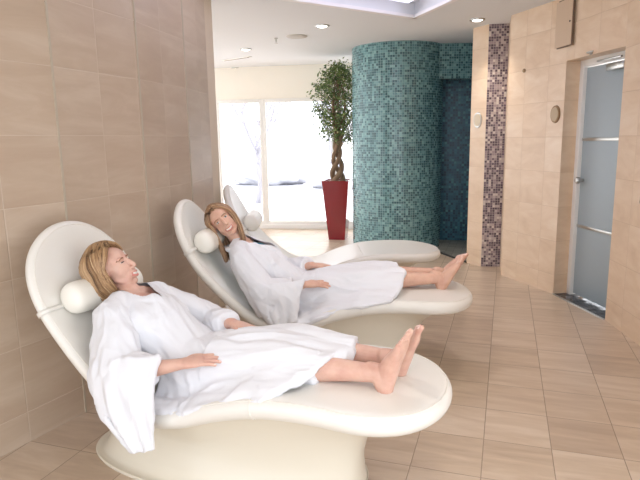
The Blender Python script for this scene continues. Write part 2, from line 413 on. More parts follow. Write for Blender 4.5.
o = bm_obj('ceiling', bm, M['ceil']); o['kind'] = 'structure'
# tray trim and glowing panel
def inset(P, d):
    c = sum(P, V((0, 0)))/len(P); return [p+(c-p).normalized()*d for p in P]
tp = inset(tr, .20)
panel = bmesh.new()
a0 = [panel.verts.new((p.x, p.y, H_CEIL+.08)) for p in tp]; a1 = [panel.verts.new((p.x, p.y, H_CEIL+.1)) for p in tp]
panel.faces.new(a0); panel.faces.new(a1[::-1])
for i in range(4): panel.faces.new((a0[i], a0[(i+1) % 4], a1[(i+1) % 4], a1[i]))
o = bm_obj('ceiling_light_panel', panel, M['led']); tag(o, 'glowing pale violet panel recessed in the raised ceiling tray', 'ceiling light')
bm = bmesh.new()
for i in range(4):
    a = tr[i]; b = tr[(i+1) % 4]; d = b-a
    add_box(bm, ((a.x+b.x)/2, (a.y+b.y)/2, H_CEIL-.008), (d.length+.05, .05, .03), rz3(atan2(d.y, d.x)), .003)
o = bm_obj('trim_4', bm, M['tray']); o['kind'] = 'structure'

# ceiling fittings
def downlight(x, y, label, r=.075, tilt=0):
    t = empty('downlight', (x, y, H_CEIL)); tag(t, label, 'ceiling light', 'recessed downlights in the ceiling')
    bm = bmesh.new(); lathe(bm, [(r*.72, -.001), (r*.72, -.010), (r*.8, -.014), (r, -.010), (r*1.02, -.001)], k=32); bm_obj('rim', bm, M['metal'], t, angle=40)
    bm = bmesh.new(); lathe(bm, [(r*.68, -.002), (r*.68, -.009), (r*.45, -.018), (.002, -.022)], k=24); bm_obj('bulb', bm, M['lamp'], t, smooth=True)
s_ = .967
for x, y, lb in ((-1.87, 5.80, 'chrome downlight in the ceiling nearest the raised tray edge, left of the round column'),
                 (-.33, 6.13, 'chrome downlight in the ceiling directly before the narrow cream pillar'),
                 (-3.24, 6.83, 'small downlight in the bright ceiling left of the sprinkler head'),
                 (-4.2, 8.45, 'small downlight at far left of ceiling before the window lintel'),
                 (-3.3, 8.78-.1, 'small downlight before the window lintel, left of the potted tree crown')):
    downlight(x, y, lb)
bm = bmesh.new(); lathe(bm, [(.12, 0), (.12, -.006), (.112, -.012), (.002, -.013)], c=(-2.32, 6.25, H_CEIL), k=40)
o = bm_obj('ceiling_speaker', bm, M['grille'], angle=40); tag(o, 'flat round pale grey speaker grille set in the ceiling', 'speaker')
t = empty('sprinkler_head', (-2.585, 6.27, H_CEIL)); tag(t, 'small metal sprinkler hanging from the ceiling beside the round speaker', 'sprinkler')
bm = bmesh.new(); lathe(bm, [(.022, 0), (.022, -.008), (.008, -.012), (.008, -.04)], k=16); bm_obj('body', bm, M['metal'], t, angle=40)
bm = bmesh.new(); lathe(bm, [(.003, -.04), (.003, -.055), (.02, -.056), (.02, -.059)], k=16); bm_obj('deflector', bm, M['metal'], t, angle=40)
t = empty('air_vent', (-3.72, 7.52, H_CEIL)); tag(t, 'narrow white slot air vent in the ceiling near the window', 'vent')
bm = bmesh.new(); add_box(bm, (0, 0, -.005), (.55, .07, .01), rz3(-.35), .002); bm_obj('frame', bm, M['white'], t)
bm = bmesh.new(); add_box(bm, (0, 0, -.011), (.50, .02, .004), rz3(-.35)); bm_obj('slot', bm, M['gasket'], t)

# ------------------------------------------------------------------ door recess
pa = V((.464, 5.436)); pb = V((.797, 4.74)); dd = (pb-pa).normalized(); nn = V((-dd.y, dd.x))*1.  # outward (away from room)
if nn.x < 0: nn = -nn
dang = atan2(dd.y, dd.x); DL = (pb-pa).length
def dp(t, off, z): p = pa+dd*t+nn*off; return (p.x, p.y, z)
def dbox(name, t0, t1, off, th, z0, z1, mat, parent=None, bev=.002):
    c = dp((t0+t1)/2, off+th/2, (z0+z1)/2); return box(name, c, (t1-t0, th, z1-z0), mat, parent, dang, bev)
o = dbox('floor_threshold', 0, DL, .004, .35, -.05, .004, M['dark_mosaic'], bev=0); o['kind'] = 'structure'
l_ = o.data.uv_layers.new(name='UVMap')
for i, lp in enumerate(o.data.loops):
    c = o.data.vertices[lp.vertex_index].co; q = V((c.x, c.y))-pa; l_.data[i].uv = (q.dot(dd), q.dot(nn))
o = dbox('trim_5', 0, DL, -.012, .016, -.02, .008, M['metal']); o['kind'] = 'structure'
d = empty('door_1', dp(0, .14, 0)); d['kind'] = 'structure'
def dpart(name, *a, **k):
    o = dbox(name, *a, **k); o.parent = d; o.matrix_parent_inverse = Matrix.Translation(d.location).inverted(); return o
dpart('door_frame', .0, .055, .13, .09, 0, 2.085, M['white'])
dpart('door_frame', .055, DL-.02, .13, .09, 2.03, 2.085, M['white'])
dpart('door_panel', .06, DL+.0, .16, .014, .02, 2.02, M['frost'])
for z in (1.415, .65): dpart('metal_band', .06, DL, .152, .008, z-.013, z+.013, M['metal'])
dpart('door_closer', .40, .62, .10, .045, 1.955, 2.005, M['metal'], bev=.008)
dpart('closer_arm', .30, .60, .085, .018, 2.035, 2.05, M['metal'])
bm = bmesh.new(); mt = Matrix.Rotation(pi/2, 4, 'X'); mt = Matrix.Rotation(dang, 4, 'Z') @ mt
lathe(bm, [(.014, 0), (.014, .03), (.028, .036), (.03, .06), (.022, .07), (.002, .072)], c=dp(.11, .155, 1.06), k=24, mt=(mt).to_3x3())
o = bm_obj('door_knob', bm, M['metal'], angle=40); o.parent = d; o.matrix_parent_inverse = Matrix.Translation(d.location).inverted()
t = empty('curtain_hook', dp(.36, -.01, 2.10)); tag(t, 'small chrome hook bracket fixed above the door recess', 'hook')
bm = bmesh.new(); add_tube(bm, [(0, 0, 0), (-.03*nn.x, -.03*nn.y, 0), (-.035*nn.x+.08*dd.x, -.035*nn.y+.08*dd.y, .0)], .007); bm_obj('hook_bar', bm, M['metal'], t, smooth=True)
bm = bmesh.new(); add_ell(bm, (0, 0, 0), (.016, .016, .016)); bm_obj('mounting_cap', bm, M['metal'], t, smooth=True)
# access panel on the right wall
wd1 = (V(RW1[1])-V(RW1[0])).normalized()
def rwpt(t, off=0): 
    n_ = V((wd1.y, -wd1.x)); 
    if n_.x > 0: n_ = -n_
    p = V(RW1[0])+wd1*t+n_*off; return p
lt = V((.464, 5.436))
c = V((.415, 5.505))
t = empty('access_panel', (c.x, c.y, 2.42)); t.rotation_euler[2] = dang; tag(t, 'square beige metal access hatch high on the wall above the door', 'hatch')
bm = bmesh.new(); add_box(bm, (.05, -.004, -.02), (.27, .012, .40), None, .002); bm_obj('panel_frame', bm, M['gasket'], t)
bm = bmesh.new(); add_box(bm, (.05, -.010, -.02), (.25, .010, .38), None, .002); bm_obj('panel_door', bm, M['panel'], t)
bm = bmesh.new(); lathe(bm, [(.008, 0), (.008, .004), (.002, .005)], c=(.15, -.015, -.02), k=12, mt=Matrix.Rotation(pi/2, 3, 'X')); bm_obj('lock', bm, M['rubber'], t)
# oval plates
def plate(name, c, nrm, rx, rz, mat, label):
    ang = atan2(nrm.y, nrm.x)
    t = empty(name, c, ang); tag(t, label, 'wall plate')
    for nm, s, dpt, mm in (('rim', 1., .012, mat), ('face', .82, .018, simple(name+'_face', srgb(178,156,128) if 'bronze' in label else srgb(206,190,166), .5, metal=.1))):
        bm = bmesh.new()
        K2 = 36
        r0 = [bm.verts.new((0, rx*s*cos(tau*j/K2), rz*s*sin(tau*j/K2))) for j in range(K2)]
        r1 = [bm.verts.new((dpt, rx*s*.96*cos(tau*j/K2), rz*s*.96*sin(tau*j/K2))) for j in range(K2)]
        for j in range(K2): bm.faces.new((r0[j], r0[(j+1) % K2], r1[(j+1) % K2], r1[j]))
        bm.faces.new(r0[::-1]); bm.faces.new(r1)
        bm_obj(nm, bm, mm, t)
nR = V((wd1.y, -wd1.x)); nR = -nR if nR.x > 0 else nR
q = rwpt(.70, 0)
plate('round_wall_plate', (q.x, q.y, 1.64), nR, .058, .078, M['bronze'], 'round bronze wall plate beside the door recess')
pd = (V((-.225, 6.44))-V((-.395, 6.60))).normalized(); nP = V((pd.y, -pd.x)); nP = -nP if nP.y > 0 else nP
plate('oval_wall_plate', (-.31, 6.52, 1.635), nP, .06, .085, M['metal'], 'oval silver wall plate on the narrow cream pillar')
q = rwpt(.235, 0); bm = bmesh.new(); lathe(bm, [(.018, 0), (.018, .008), (.002, .01)], k=16, mt=(nR.to_3d().to_track_quat('Z', 'Y').to_matrix())); o = bm_obj('wall_sensor', bm, M['bronze']); o.location = (q.x, q.y, 2.07); tag(o, 'tiny round brass sensor high on the cream wall by mosaic', 'sensor')
# framed mosaic inlay at the far right
q = V((.93, 4.206)); 
o = wall('wall_mosaic_inlay', [(.900, 4.30), (.952, 3.9)], .98, 1.63, M['plum'], .02, 1)
M['inlayframe'] = M['white']

# ------------------------------------------------------------------ outside
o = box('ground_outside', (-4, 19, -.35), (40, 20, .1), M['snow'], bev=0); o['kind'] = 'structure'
for i in range(6):
    r_ = random.Random(50+i)
    x = -9.2+1.15*i+r_.uniform(-.2, .2); y = 15+3*(i % 2)+r_.uniform(-.5, .5)
    bm = bmesh.new()
    def branch(p, d, L, r, lev):
        q = p+d*L; m = (p+q)/2+V((r_.uniform(-1, 1), r_.uniform(-1, 1), 0))*L*.08
        add_limb(bm, [p, m, q], [r, r*.8, r*.6], side=(1, .1, 0), k=6, sub=3)
        if lev == 0: return
        for _ in range(3 if lev > 1 else 4):
            nd_ = (d+V((r_.uniform(-1, 1), r_.uniform(-1, 1), r_.uniform(-.2, .7)))*.75).normalized()
            branch(p.lerp(q, r_.uniform(.55, 1)), nd_, L*r_.uniform(.55, .8), r*.5, lev-1)
    branch(V((0, 0, -.3)), V((r_.uniform(-.1, .1), 0, 1)).normalized(), r_.uniform(1.2, 1.9), .09, 4)
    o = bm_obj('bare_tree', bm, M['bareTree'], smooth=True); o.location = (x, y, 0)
    tag(o, 'pale leafless tree seen faintly through the bright window', 'tree', 'leafless trees outside the window')

r_ = random.Random(5)
for i in range(5):
    bm = bmesh.new(); bmesh.ops.create_icosphere(bm, subdivisions=4, radius=1)
    for v_ in bm.verts:
        k = 1+.25*noise.noise(v_.co*2.2+V((i*5, 0, 0)))+.12*noise.noise(v_.co*7)
        v_.co = V((v_.co.x*1.5*k, v_.co.y*.9*k, (v_.co.z*.62*k+.35)*(1 if v_.co.z > -.5 else .8)*(1+.25*r_.random()*0)))
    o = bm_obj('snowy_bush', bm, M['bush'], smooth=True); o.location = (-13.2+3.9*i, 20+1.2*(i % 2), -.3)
    tag(o, 'pale frosted bush seen faintly through the bright window', 'bush', 'frosted bushes outside the window')
# ------------------------------------------------------------------ lounger
UND = [(-1.01, 1.075), (-.98, .955), (-.935, .84), (-.86, .69), (-.745, .545), (-.61, .41), (-.465, .305), (-.30, .262), (-.14, .285), (.04, .355), (.22, .405), (.42, .42), (.66, .415), (.885, .405)]
def TT(s): return .029+.012*max(0, min(1, (s-.5)/1.0))   # half thickness
PR = catmull([(a, 0, b) for a, b in UND], 400)
acc = [0.]
for i in range(400): acc.append(acc[-1]+(PR[i+1]-PR[i]).length)
LT = acc[-1]
def prof(s):
    s = max(0, min(LT, s)); lo, hi = 0, 400
    while hi-lo > 1:
        m_ = (lo+hi)//2
        if acc[m_] <= s: lo = m_
        else: hi = m_
    f = (s-acc[lo])/max(acc[hi]-acc[lo], 1e-9)
    p = PR[lo].lerp(PR[hi], f)
    a = PR[max(lo-6, 0)]; b = PR[min(hi+6, 400)]; t = (b-a).normalized(); n_ = V((-t.z, 0, t.x))
    if n_.z < 0 and n_.x < 0: n_ = -n_
    return p+n_*TT(s), t, n_
def lerp_tab(tab, x):
    for (a, fa), (b, fb) in zip(tab, tab[1:]):
        if x <= b:
            t = max(0, min(1, (x-a)/(b-a))); t = t*t*(3-2*t); return fa+(fb-fa)*t
    return tab[-1][1]
WT = [(0, .31), (.45, .33), (.9, .335), (1.3, .34), (1.7, .345), (LT, .365)]
HC, FC = .34, .36
def hw(s):
    w = lerp_tab(WT, s)
    if s < HC: w *= sqrt(max(0, 1-((HC-s)/HC)**2.3))
    if s > LT-FC: w *= sqrt(max(0, 1-((s-(LT-FC))/FC)**2.3))
    return w
def concave(s, v):  # raised sides
    w = lerp_tab(WT, s); k = lerp_tab([(0, .012), (.5, .022), (1.2, .026), (1.8, .004), (LT, 0)], s)
    return k*((v/w)**2)
def cush_pt(s, v, h):
    p, t, n_ = prof(s); return p+V((0, v, 0))+n_*(h+concave(s, v))
# outline
def outline(nn_=150):
    ss = []
    for i in range(nn_+1):
        x = i/nn_; ss.append(x)
    P = []
    # cosine spacing for the ends
    sv = [LT*(1-cos(pi*x))/2 for x in ss]
    for s in sv: P.append((s, hw(s)))
    for s in sv[-2:0:-1]: P.append((s, -hw(s)))
    return P
OUT = outline()
def cushion_mesh():
    R = .038
    fs = []
    verts = []; faces = []
    K_ = len(OUT)
    S0, S1 = HC*.95, LT-FC*.95
    def M_(s): return (min(max(s, S0), S1), 0)
    def ring(dist_or_f, sgn, mode):
        ids = []
        for (s, v_) in OUT:
            mx, my = M_(s); dx, dy = s-mx, v_-my; L = sqrt(dx*dx+dy*dy)
            if mode == 'd': f = 1-dist_or_f/max(L, .05)
            else: f = (1-R/max(L, .05))*dist_or_f
            d_ = (1-f)*L
            h = TT(s)*sqrt(max(0, 1-(1-min(d_/R, 1))**2))
            verts.append(cush_pt(mx+dx*f, my+dy*f, sgn*h)); ids.append(len(verts)-1)
        return ids
    rings = []
    for f in (.0001, .2, .4, .6, .8, .92): rings.append(ring(f, 1, 'f'))
    for q in (90, 72, 54, 38, 24, 12): rings.append(ring(R*(1-cos(radians(q))), 1, 'd'))
    rings.append(ring(0, 1, 'd'))
    for q in (12, 24, 38, 54, 72, 90): rings.append(ring(R*(1-cos(radians(q))), -1, 'd'))
    for f in (.92, .6, .3, .0001): rings.append(ring(f, -1, 'f'))
    for a, b in zip(rings, rings[1:]):
        for j in range(K_): faces.append((a[j], a[(j+1) % K_], b[(j+1) % K_], b[j]))
    return verts, faces
def inset_pt(idx, d_, h):
    s, v_ = OUT[idx]; S0, S1 = HC*.95, LT-FC*.95; mx = min(max(s, S0), S1); dx = s-mx; L = sqrt(dx*dx+v_*v_); f = 1-d_/max(L, .05)
    return cush_pt(mx+dx*f, v_*f, h)
def s_of_u(u):
    return min(range(401), key=lambda i: abs(PR[i].x-u) + (0 if True else 0)) and acc[min(range(401), key=lambda i: abs(PR[i].x-u))]
def make_lounger():
    root = empty('heated_lounger')
    vs, fs = cushion_mesh()
    c = mesh_obj('cushion', vs, fs, M['leather'], root)
    bm = bmesh.new(); bm.from_mesh(c.data); bmesh.ops.remove_doubles(bm, verts=bm.verts, dist=.0008); bmesh.ops.recalc_face_normals(bm, faces=bm.faces); bm.to_mesh(c.data); bm.free()
    for p in c.data.polygons: p.use_smooth = True
    # piping around the face
    N_ = len(OUT); pts = [inset_pt(i, .022, TT(OUT[i][0])*.92) for i in range(N_)]
    bm = bmesh.new(); k = 6; rings = []
    for i in range(N_):
        t = (pts[(i+1) % N_]-pts[i-1]).normalized(); a = t.orthogonal().normalized(); a = V((0, 1, 0)); a = (a-t*a.dot(t)); a = a.normalized() if a.length > .2 else V((1, 0, 1)).normalized(); b = t.cross(a)
        rings.append([bm.verts.new(pts[i]+(a*cos(tau*j/k)+b*sin(tau*j/k))*.0022) for j in range(k)])
    for i in range(N_):
        for j in range(k): bm.faces.new((rings[i][j], rings[i][(j+1) % k], rings[(i+1) % N_][(j+1) % k], rings[(i+1) % N_][j]))
    pp = bm_obj('piping', bm, M['piping'], c, smooth=True)
    # cross seam at the knee
    sk = s_of_u(.20); w = hw(sk)
    pts = []
    for q in range(-90, 91, 15):
        pts.append((-w+.038-.0385*cos(radians(q)), TT(sk)*1.015*sin(radians(q))))
    pts2 = [(-a, b) for a, b in pts[::-1]]
    bm = bmesh.new(); line = [cush_pt(sk, a, b) for a, b in pts] + [cush_pt(sk, x/10*(w-.038), TT(sk)*1.015) for x in range(-9, 10, 3)] + [cush_pt(sk, a, b) for a, b in pts2]
    add_limb(bm, line, [.0022]*len(line), side=(1, 0, .2), k=6, sub=2); bm_obj('seam', bm, M['piping'], c, smooth=True)
    # pedestal
    verts = []; faces = []; K_ = 72; HN = 18
    uA, uB = -.66, .80
    def top(phi):
        cx = (uA+uB)/2; hx = (uB-uA)/2
        ux = cx+hx*(abs(cos(phi))**.75)*(1 if cos(phi) >= 0 else -1)
        vy = .29*(abs(sin(phi))**.6)*(1 if sin(phi) >= 0 else -1)
        s = s_of_u(ux); p, t, n_ = prof(s); q = p+V((0, vy, 0))+n_*(-TT(s)*.2+concave(s, vy)*.9)
        return q
    def sup(phi, cx, hx, hy, e=.8):
        return V((cx+hx*(abs(cos(phi))**e)*(1 if cos(phi) >= 0 else -1), hy*(abs(sin(phi))**e)*(1 if sin(phi) >= 0 else -1), 0))
    tops = [top(tau*j/K_) for j in range(K_)]
    for j in range(K_):
        phi = tau*j/K_
        T_ = tops[j]; B_ = sup(phi, -.135, .675, .30); W1 = sup(phi, -.09, .62, .20); W1.z = .16
        W2 = sup(phi, -.03, .62, .22); W2.z = max(.22, T_.z-.14); W2.z = min(W2.z, T_.z-.05)
        P4 = [B_, B_+V((0, 0, .015)), W1.lerp(B_, .55)+V((0, 0, -.05)), W1, W2, T_+(W2-T_)*.35, T_]
        cv = catmull(P4, HN)
        for p in cv: verts.append(p)
    for j in range(K_):
        a = j*(HN+1); b = ((j+1) % K_)*(HN+1)
        for i in range(HN): faces.append((a+i, b+i, b+i+1, a+i+1))
    faces.append(tuple(j*(HN+1) for j in range(K_))[::-1])
    faces.append(tuple(j*(HN+1)+HN for j in range(K_)))
    b = mesh_obj('pedestal', verts, faces, M['shell'], root); b.data.set_sharp_from_angle(angle=radians(60))
    # head pillow roll and strap
    sp = s_of_u(-.80); sp = next(acc[i] for i in range(401) if PR[i].z < .705)
    p, t, n_ = prof(sp); c0 = p+n_*(TT(sp)+.064)
    bm = bmesh.new()
    Ls = .235; prf = []
    for i in range(41):
        x = -cos(pi*i/40); r = .074*(1-abs(x)**14)**.5 if abs(x) < .999 else .004
        prf.append((max(r, .004), x*Ls))
    lathe(bm, prf, c=c0, k=36, mt=Matrix.Rotation(-pi/2, 3, 'X'))
    for v_ in bm.verts:
        a = noise.noise(v_.co*9)*.006; d_ = v_.co-c0; d_.y = 0
        if d_.length > .01: v_.co += d_.normalized()*a
        q = v_.co-c0; k_ = q.dot(n_)
        v_.co -= n_*(k_*.12)
    bm_obj('head_pillow', bm, M['pillow'], root, smooth=True)
    wv = hw(sp); vs = []; pts = []
    for x in np.linspace(-1, 1, 25):
        pts.append((x*(wv-.038), TT(sp)+.003))
    L_ = [(-wv+.038-.041*cos(radians(q)), (TT(sp)+.004)*sin(radians(q))) for q in range(-100, 90, 15)]
    path = L_ + pts + [(-a, b_) for a, b_ in L_[::-1]]
    bm = bmesh.new(); rows = []
    for a, h in path:
        hh = .0025
        rows.append([bm.verts.new(cush_pt(sp+ds, a, h)) for ds in (-.012, .012)])
    for r1, r2 in zip(rows, rows[1:]): bm.faces.new((r1[0], r2[0], r2[1], r1[1]))
    o = bm_obj('strap', bm, M['leather'], root, smooth=True); md = o.modifiers.new('s', 'SOLIDIFY'); md.thickness = .004; md.offset = 1
    return root
LO = make_lounger()
def copy_tree(o, parent=None):
    c = o.copy(); COL.objects.link(c)
    if parent: c.parent = parent
    for ch in list(o.children): copy_tree(ch, c)
    return c
HEADS = [(-2.0, 2.15, -2.5), (-1.965, 3.17, 13.), (-2.265, 4.35, 20.)]
FR = []
labs = ['cream moulded lounger nearest the camera, under the woman with the blonde bob',
        'middle cream lounger, under the woman with longer hair and a turquoise top',
        'empty cream lounger beside the window, furthest from the camera']
for i, (hx, hy, yw) in enumerate(HEADS):
    o = LO if i == 0 else copy_tree(LO)
    a = radians(yw); c = V((hx, hy, 0))+V((cos(a), sin(a), 0))*.95
    o.location = c; o.rotation_euler = (0, 0, a); tag(o, labs[i], 'lounger', 'heated relaxation loungers in a row')
    if i == 1:
        for ch_ in o.children:
            if ch_.name.startswith(('head_pillow', 'strap')): ch_.location = (-.030, 0, .066)
    FR.append((c, a))

# ------------------------------------------------------------------ people
NAILS = []
def build_hand(bm, W, D, N, side, spread=1., curl=.25):
    """W wrist, D finger direction, N back-of-hand normal, side=+1 thumb on +S"""
    D = V(D).normalized(); N = V(N); N = (N-D*N.dot(D)).normalized(); S = D.cross(N)*side  # thumb side
    W = V(W)
    add_limb(bm, [W-D*.01, W+D*.03, W+D*.065, W+D*.088], [(.027, .020), (.036, .019), (.041, .017), (.037, .013)], side=S)
    tips = []
    for i, (o_, L, r) in enumerate(((.030, .074, .0095), (.010, .082, .0098), (-.010, .077, .0095), (-.029, .062, .0088))):
        k = W+D*(.085-.004*abs(i-1.2))+S*o_
        dd_ = (D+S*(o_*3.2*spread)).normalized()
        a = k+dd_*L*.45-N*curl*.012; b = a+(dd_-N*curl*.8).normalized()*L*.32; c = b+(dd_-N*curl*1.5).normalized()*L*.26
        add_limb(bm, [k-D*.02, k, a, b, c], [r*1.05, r*1.08, r, r*.92, r*.74], side=S, k=10, sub=4); tips.append(c); NAILS.append((c+N*.004, .0055))
    k = W+D*.022+S*.026-N*.004
    a = k+(D*.75+S*.62).normalized()*.036; b = a+(D*.95+S*.3-N*.2).normalized()*.03; c = b+(D-N*.25).normalized()*.022
    add_limb(bm, [k-D*.008, k, a, b, c], [.012, .0125, .0105, .0095, .0075], side=N, k=10, sub=4)
def build_foot(bm, A, toe, shin, side):
    """A ankle centre; toe = direction heel->toes; shin = direction knee->ankle (sole side)"""
    T_ = V(toe).normalized(); B_ = V(shin)+V((0, -.10*side, 0))*V(shin).length*2.2; B_ = (B_-T_*B_.dot(T_)).normalized(); S = T_.cross(B_)*side   # S towards big toe
    A = V(A); FS = 1.1
    heel = A+B_*.047-T_*.035
    add_ell(bm, heel, (.034, .034, .034))
    add_limb(bm, [A-B_*.03, A+B_*.01+T_*.0, A+B_*.036-T_*.028], [(.036, .036), (.038, .041), (.034, .034)], side=S)
    ball = A+B_*.054+T_*.135
    add_limb(bm, [heel+B_*.0, A+B_*.038+T_*.035, A+B_*.042+T_*.08, ball+S*.004, ball+T_*.022+S*.004], [(.033, .033), (.037, .040), (.045, .033), (.052, .021), (.048, .013)], side=S)
    for i in range(5):
        o_ = (.036, .0125, -.0065, -.0245, -.0415)[i]; L = (.058, .054, .048, .041, .034)[i]; r = (.0132, .0086, .0080, .0076, .0078)[i]
        k = ball+T_*(.018-.006*i*.7)+S*(o_+.003)
        add_limb(bm, [k-T_*.012, k+T_*L*.5-B_*.004, k+T_*L*.85+B_*.001], [r, r*1.0, r*.9], side=S, k=10, sub=4); NAILS.append((k+T_*L*.85-B_*r*.9, r*.72))
HSC = 1.0
def head_frame(c, fwd, up):
    f = V(fwd).normalized(); u = V(up); u = (u-f*u.dot(f)).normalized(); r = f.cross(u)   # x = her left? right-handed: x=f x u
    return Matrix(((r.x, f.x, u.x, c[0]), (r.y, f.y, u.y, c[1]), (r.z, f.z, u.z, c[2]), (0, 0, 0, 1))) @ Matrix.Scale(HSC, 4)
def build_head(bm, mt):
    E_ = lambda c, r: add_ell(bm, c, r, mt, 22)
    L_ = lambda pts, rr, sd=(1, 0, 0), k=12: add_limb(bm, [mt @ V(p) for p in pts], rr, side=mt.to_3x3() @ V(sd), k=k)
    E_((0, -.018, .032), (.074, .092, .082)); E_((0, .022, -.022), (.060, .066, .085)); E_((0, .010, .035), (.068, .075, .065))
    E_((0, .060, -.096), (.020, .018, .015)); L_([(-.045, .010, -.050), (-.033, .040, -.080), (0, .057, -.094), (.033, .040, -.080), (.045, .010, -.050)], [.017, .017, .016, .017, .017], (0, 1, 0))
    for s in (-1, 1):
        E_((s*.033, .042, -.034), (.026, .030, .030)); E_((s*.074, -.008, -.012), (.008, .018, .030)); E_((s*.030, .070, .024), (.024, .014, .009))
        E_((s*.0125, .092, -.036), (.0075, .011, .0075))
        E_((s*.024, .056, -.064), (.020, .022, .028))
    L_([(0, .078, .020), (0, .089, .0), (0, .101, -.024), (0, .103, -.032)], [.0085, .0085, .0105, .0095])
    E_((0, .070, -.058), (.034, .022, .028))
    L_([(-.028, .076, -.054), (-.014, .0885, -.0595), (0, .092, -.0605), (.014, .0885, -.0595), (.028, .076, -.054)], [.004, .005, .0055, .005, .004], (0, 0, 1))
    L_([(-.027, .075, -.058), (-.014, .0850, -.075), (0, .0880, -.0795), (.014, .0850, -.075), (.027, .075, -.058)], [.004, .0055, .0066, .0055, .004], (0, 0, 1))
def person(i, P, hair, skin, label, name='person'):
    c0, yaw = FR[i]
    root = empty(name, c0, yaw); tag(root, label, 'person')
    Rl = Matrix.Rotation(-yaw, 3, 'Z')
    mt = head_frame(V(P['head']), Rl @ V(P['fwd']), Rl @ V(P['up']))
    vf = P['v0']
    NAILS.clear(); bm = bmesh.new()
    build_head(bm, mt)
    neck = V(P['neck']); hb = mt @ V((0, -.03, -.075))
    add_limb(bm, [neck+V((.0, 0, -.05)), neck, neck.lerp(hb, .55), hb, mt @ V((0, -.02, -.02))], [.068, .056, .047, .047, .05], side=(0, 1, 0))
    pel = V(P['pelvis']); ch = V(P['chest'])
    shn, shf = V(P['sh'][0]), V(P['sh'][1])
    ax = (ch-pel).normalized()
    add_limb(bm, [pel-ax*.05, pel, pel.lerp(ch, .5), ch, neck-V((0, 0, .03))], [(.15, .095), (.165, .105), (.125, .09), (.145, .105), (.085, .06)], side=(0, 1, 0), k=24)
    add_limb(bm, [shn, neck-V((-.01, 0, .02)), shf], [.05, .056, .05], side=(0, 0, 1))
    fr = V((.55, 0, .8)).normalized()
    for s in (-1, 1): add_ell(bm, ch+V((0, s*.065, 0))+fr*.036-ax*.05, (.06, .062, .055))
    for j in (0, 1):
        sh = V(P['sh'][j]); el = V(P['el'][j]); wr = V(P['wr'][j]); hip = V(P['hip'][j]); kn = V(P['kn'][j]); an = V(P['an'][j])
        add_limb(bm, [sh, sh.lerp(el, .5), el], [.047, .041, .035], side=(0, 1, 0)); add_limb(bm, [el, el.lerp(wr, .35), wr], [.037, .038, (.029, .023)], side=(0, 1, 0))
        build_hand(bm, wr, P['hd'][j], P['hn'][j], P['hs'][j], P.get('spread', 1.), P.get('curl', .25))
        add_limb(bm, [hip, hip.lerp(kn, .5), kn], [.085, .074, .056], side=(0, 1, 0), k=20)
        add_limb(bm, [kn, kn.lerp(an, .3)-V((0, 0, .008)), kn.lerp(an, .75), an], [.054, .056, .041, .035], side=(0, 1, 0), k=20)
        build_foot(bm, an, P['toe'][j], (an-kn)+V((0, 0, -.02)), P['fs'][j])
    me = voxel('body', bm, .0026, 3)
    inv0 = mt.inverted(); bm = bmesh.new(); bm.from_mesh(me); sel = []
    for v_ in bm.verts:
        q = inv0 @ v_.co
        if -.125 < q.z < -.0 and abs(q.x) > .031 and abs(q.x) < .09 and -.06 < q.y < .09: sel.append(v_)
    for _ in range(14): bmesh.ops.smooth_vert(bm, verts=sel, factor=.5, use_axis_x=True, use_axis_y=True, use_axis_z=True)
    bm.to_mesh(me); bm.free()
    for p in me.polygons: p.use_smooth = True
    for mm in (skin, M['lips'], M['teeth'], M['brow'], M['nail']): me.materials.append(mm)
    # materials by place on the head
    inv = np.array(mt.inverted())
    n = len(me.polygons); cen = np.empty(n*3); me.polygons.foreach_get('center', cen); cen = cen.reshape(-1, 3)
    h = cen @ inv[:3, :3].T + inv[:3, 3]
    x, y, z = h[:, 0], h[:, 1], h[:, 2]
    idx = np.zeros(n, dtype=np.int32)
    front = (y > .05) & (y < .125)
    ax_ = np.abs(x)
    up_l = -.0585 - .0*ax_; 
    smile = 9.*(ax_**2)
    zz = z - smile
    lipm = front & (ax_ < .0275) & (zz > -.0845+ax_*.20) & (zz < -.0575-ax_*.15)
    teethm = front & (ax_ < .0215) & (zz > -.0735+ax_*.12) & (zz < -.0638)
    brow = (y > .05) & (np.abs(z-(.0245-10*(ax_-.03)**2)) < .0028) & (ax_ > .013) & (ax_ < .05)
    idx[lipm] = 1; idx[teethm] = 2; idx[brow] = 3
    for c_, r_ in NAILS: idx[((cen-np.array(c_))**2).sum(1) < r_*r_] = 4
    me.polygons.foreach_set('material_index', idx); me.update()
    body = link(bpy.data.objects.new('body', me), root)
    # eyes
    for s in (-1, 1):
        bm = bmesh.new(); q = bmesh.ops.create_uvsphere(bm, u_segments=20, v_segments=14, radius=.0105)
        for v_ in bm.verts: v_.co = V((v_.co.x*1.25, v_.co.y, v_.co.z*P.get('eyeopen', .62)))
        for f in bm.faces:
            c = f.calc_center_median(); f.material_index = 1 if (c.y > 0 and sqrt((c.x-P.get('gaze', 0))**2+c.z**2) < P.get('irisr', .0052)) else 0
        for v_ in bm.verts: v_.co = mt @ (v_.co+V((s*.0305, .0735, .006)))
        e = bm_obj('eye', bm, [M['eye'], M['iris']], root, smooth=True)
    # hair strands
    hair_fn = P['hair']
    verts = []; faces = []; uvs = []
    rr = random.Random(11+i)
    def strand(pts, r, col):
        C_ = catmull(pts, 12); k = 5; base = len(verts)
        for q, c in enumerate(C_):
            t = (C_[min(q+1, 12)]-C_[max(q-1, 0)]).normalized(); a = t.orthogonal().normalized(); b = t.cross(a)
            rad = r*(1-.75*(max(q-7, 0)/5)**2)*(.55+.45*min(q/3, 1))
            for j in range(k): verts.append(mt @ (c+(a*cos(tau*j/k)+b*sin(tau*j/k))*rad)); uvs.append((col, q/12))
        for q in range(12):
            for j in range(k): faces.append((base+q*k+j, base+q*k+(j+1) % k, base+(q+1)*k+(j+1) % k, base+(q+1)*k+j))
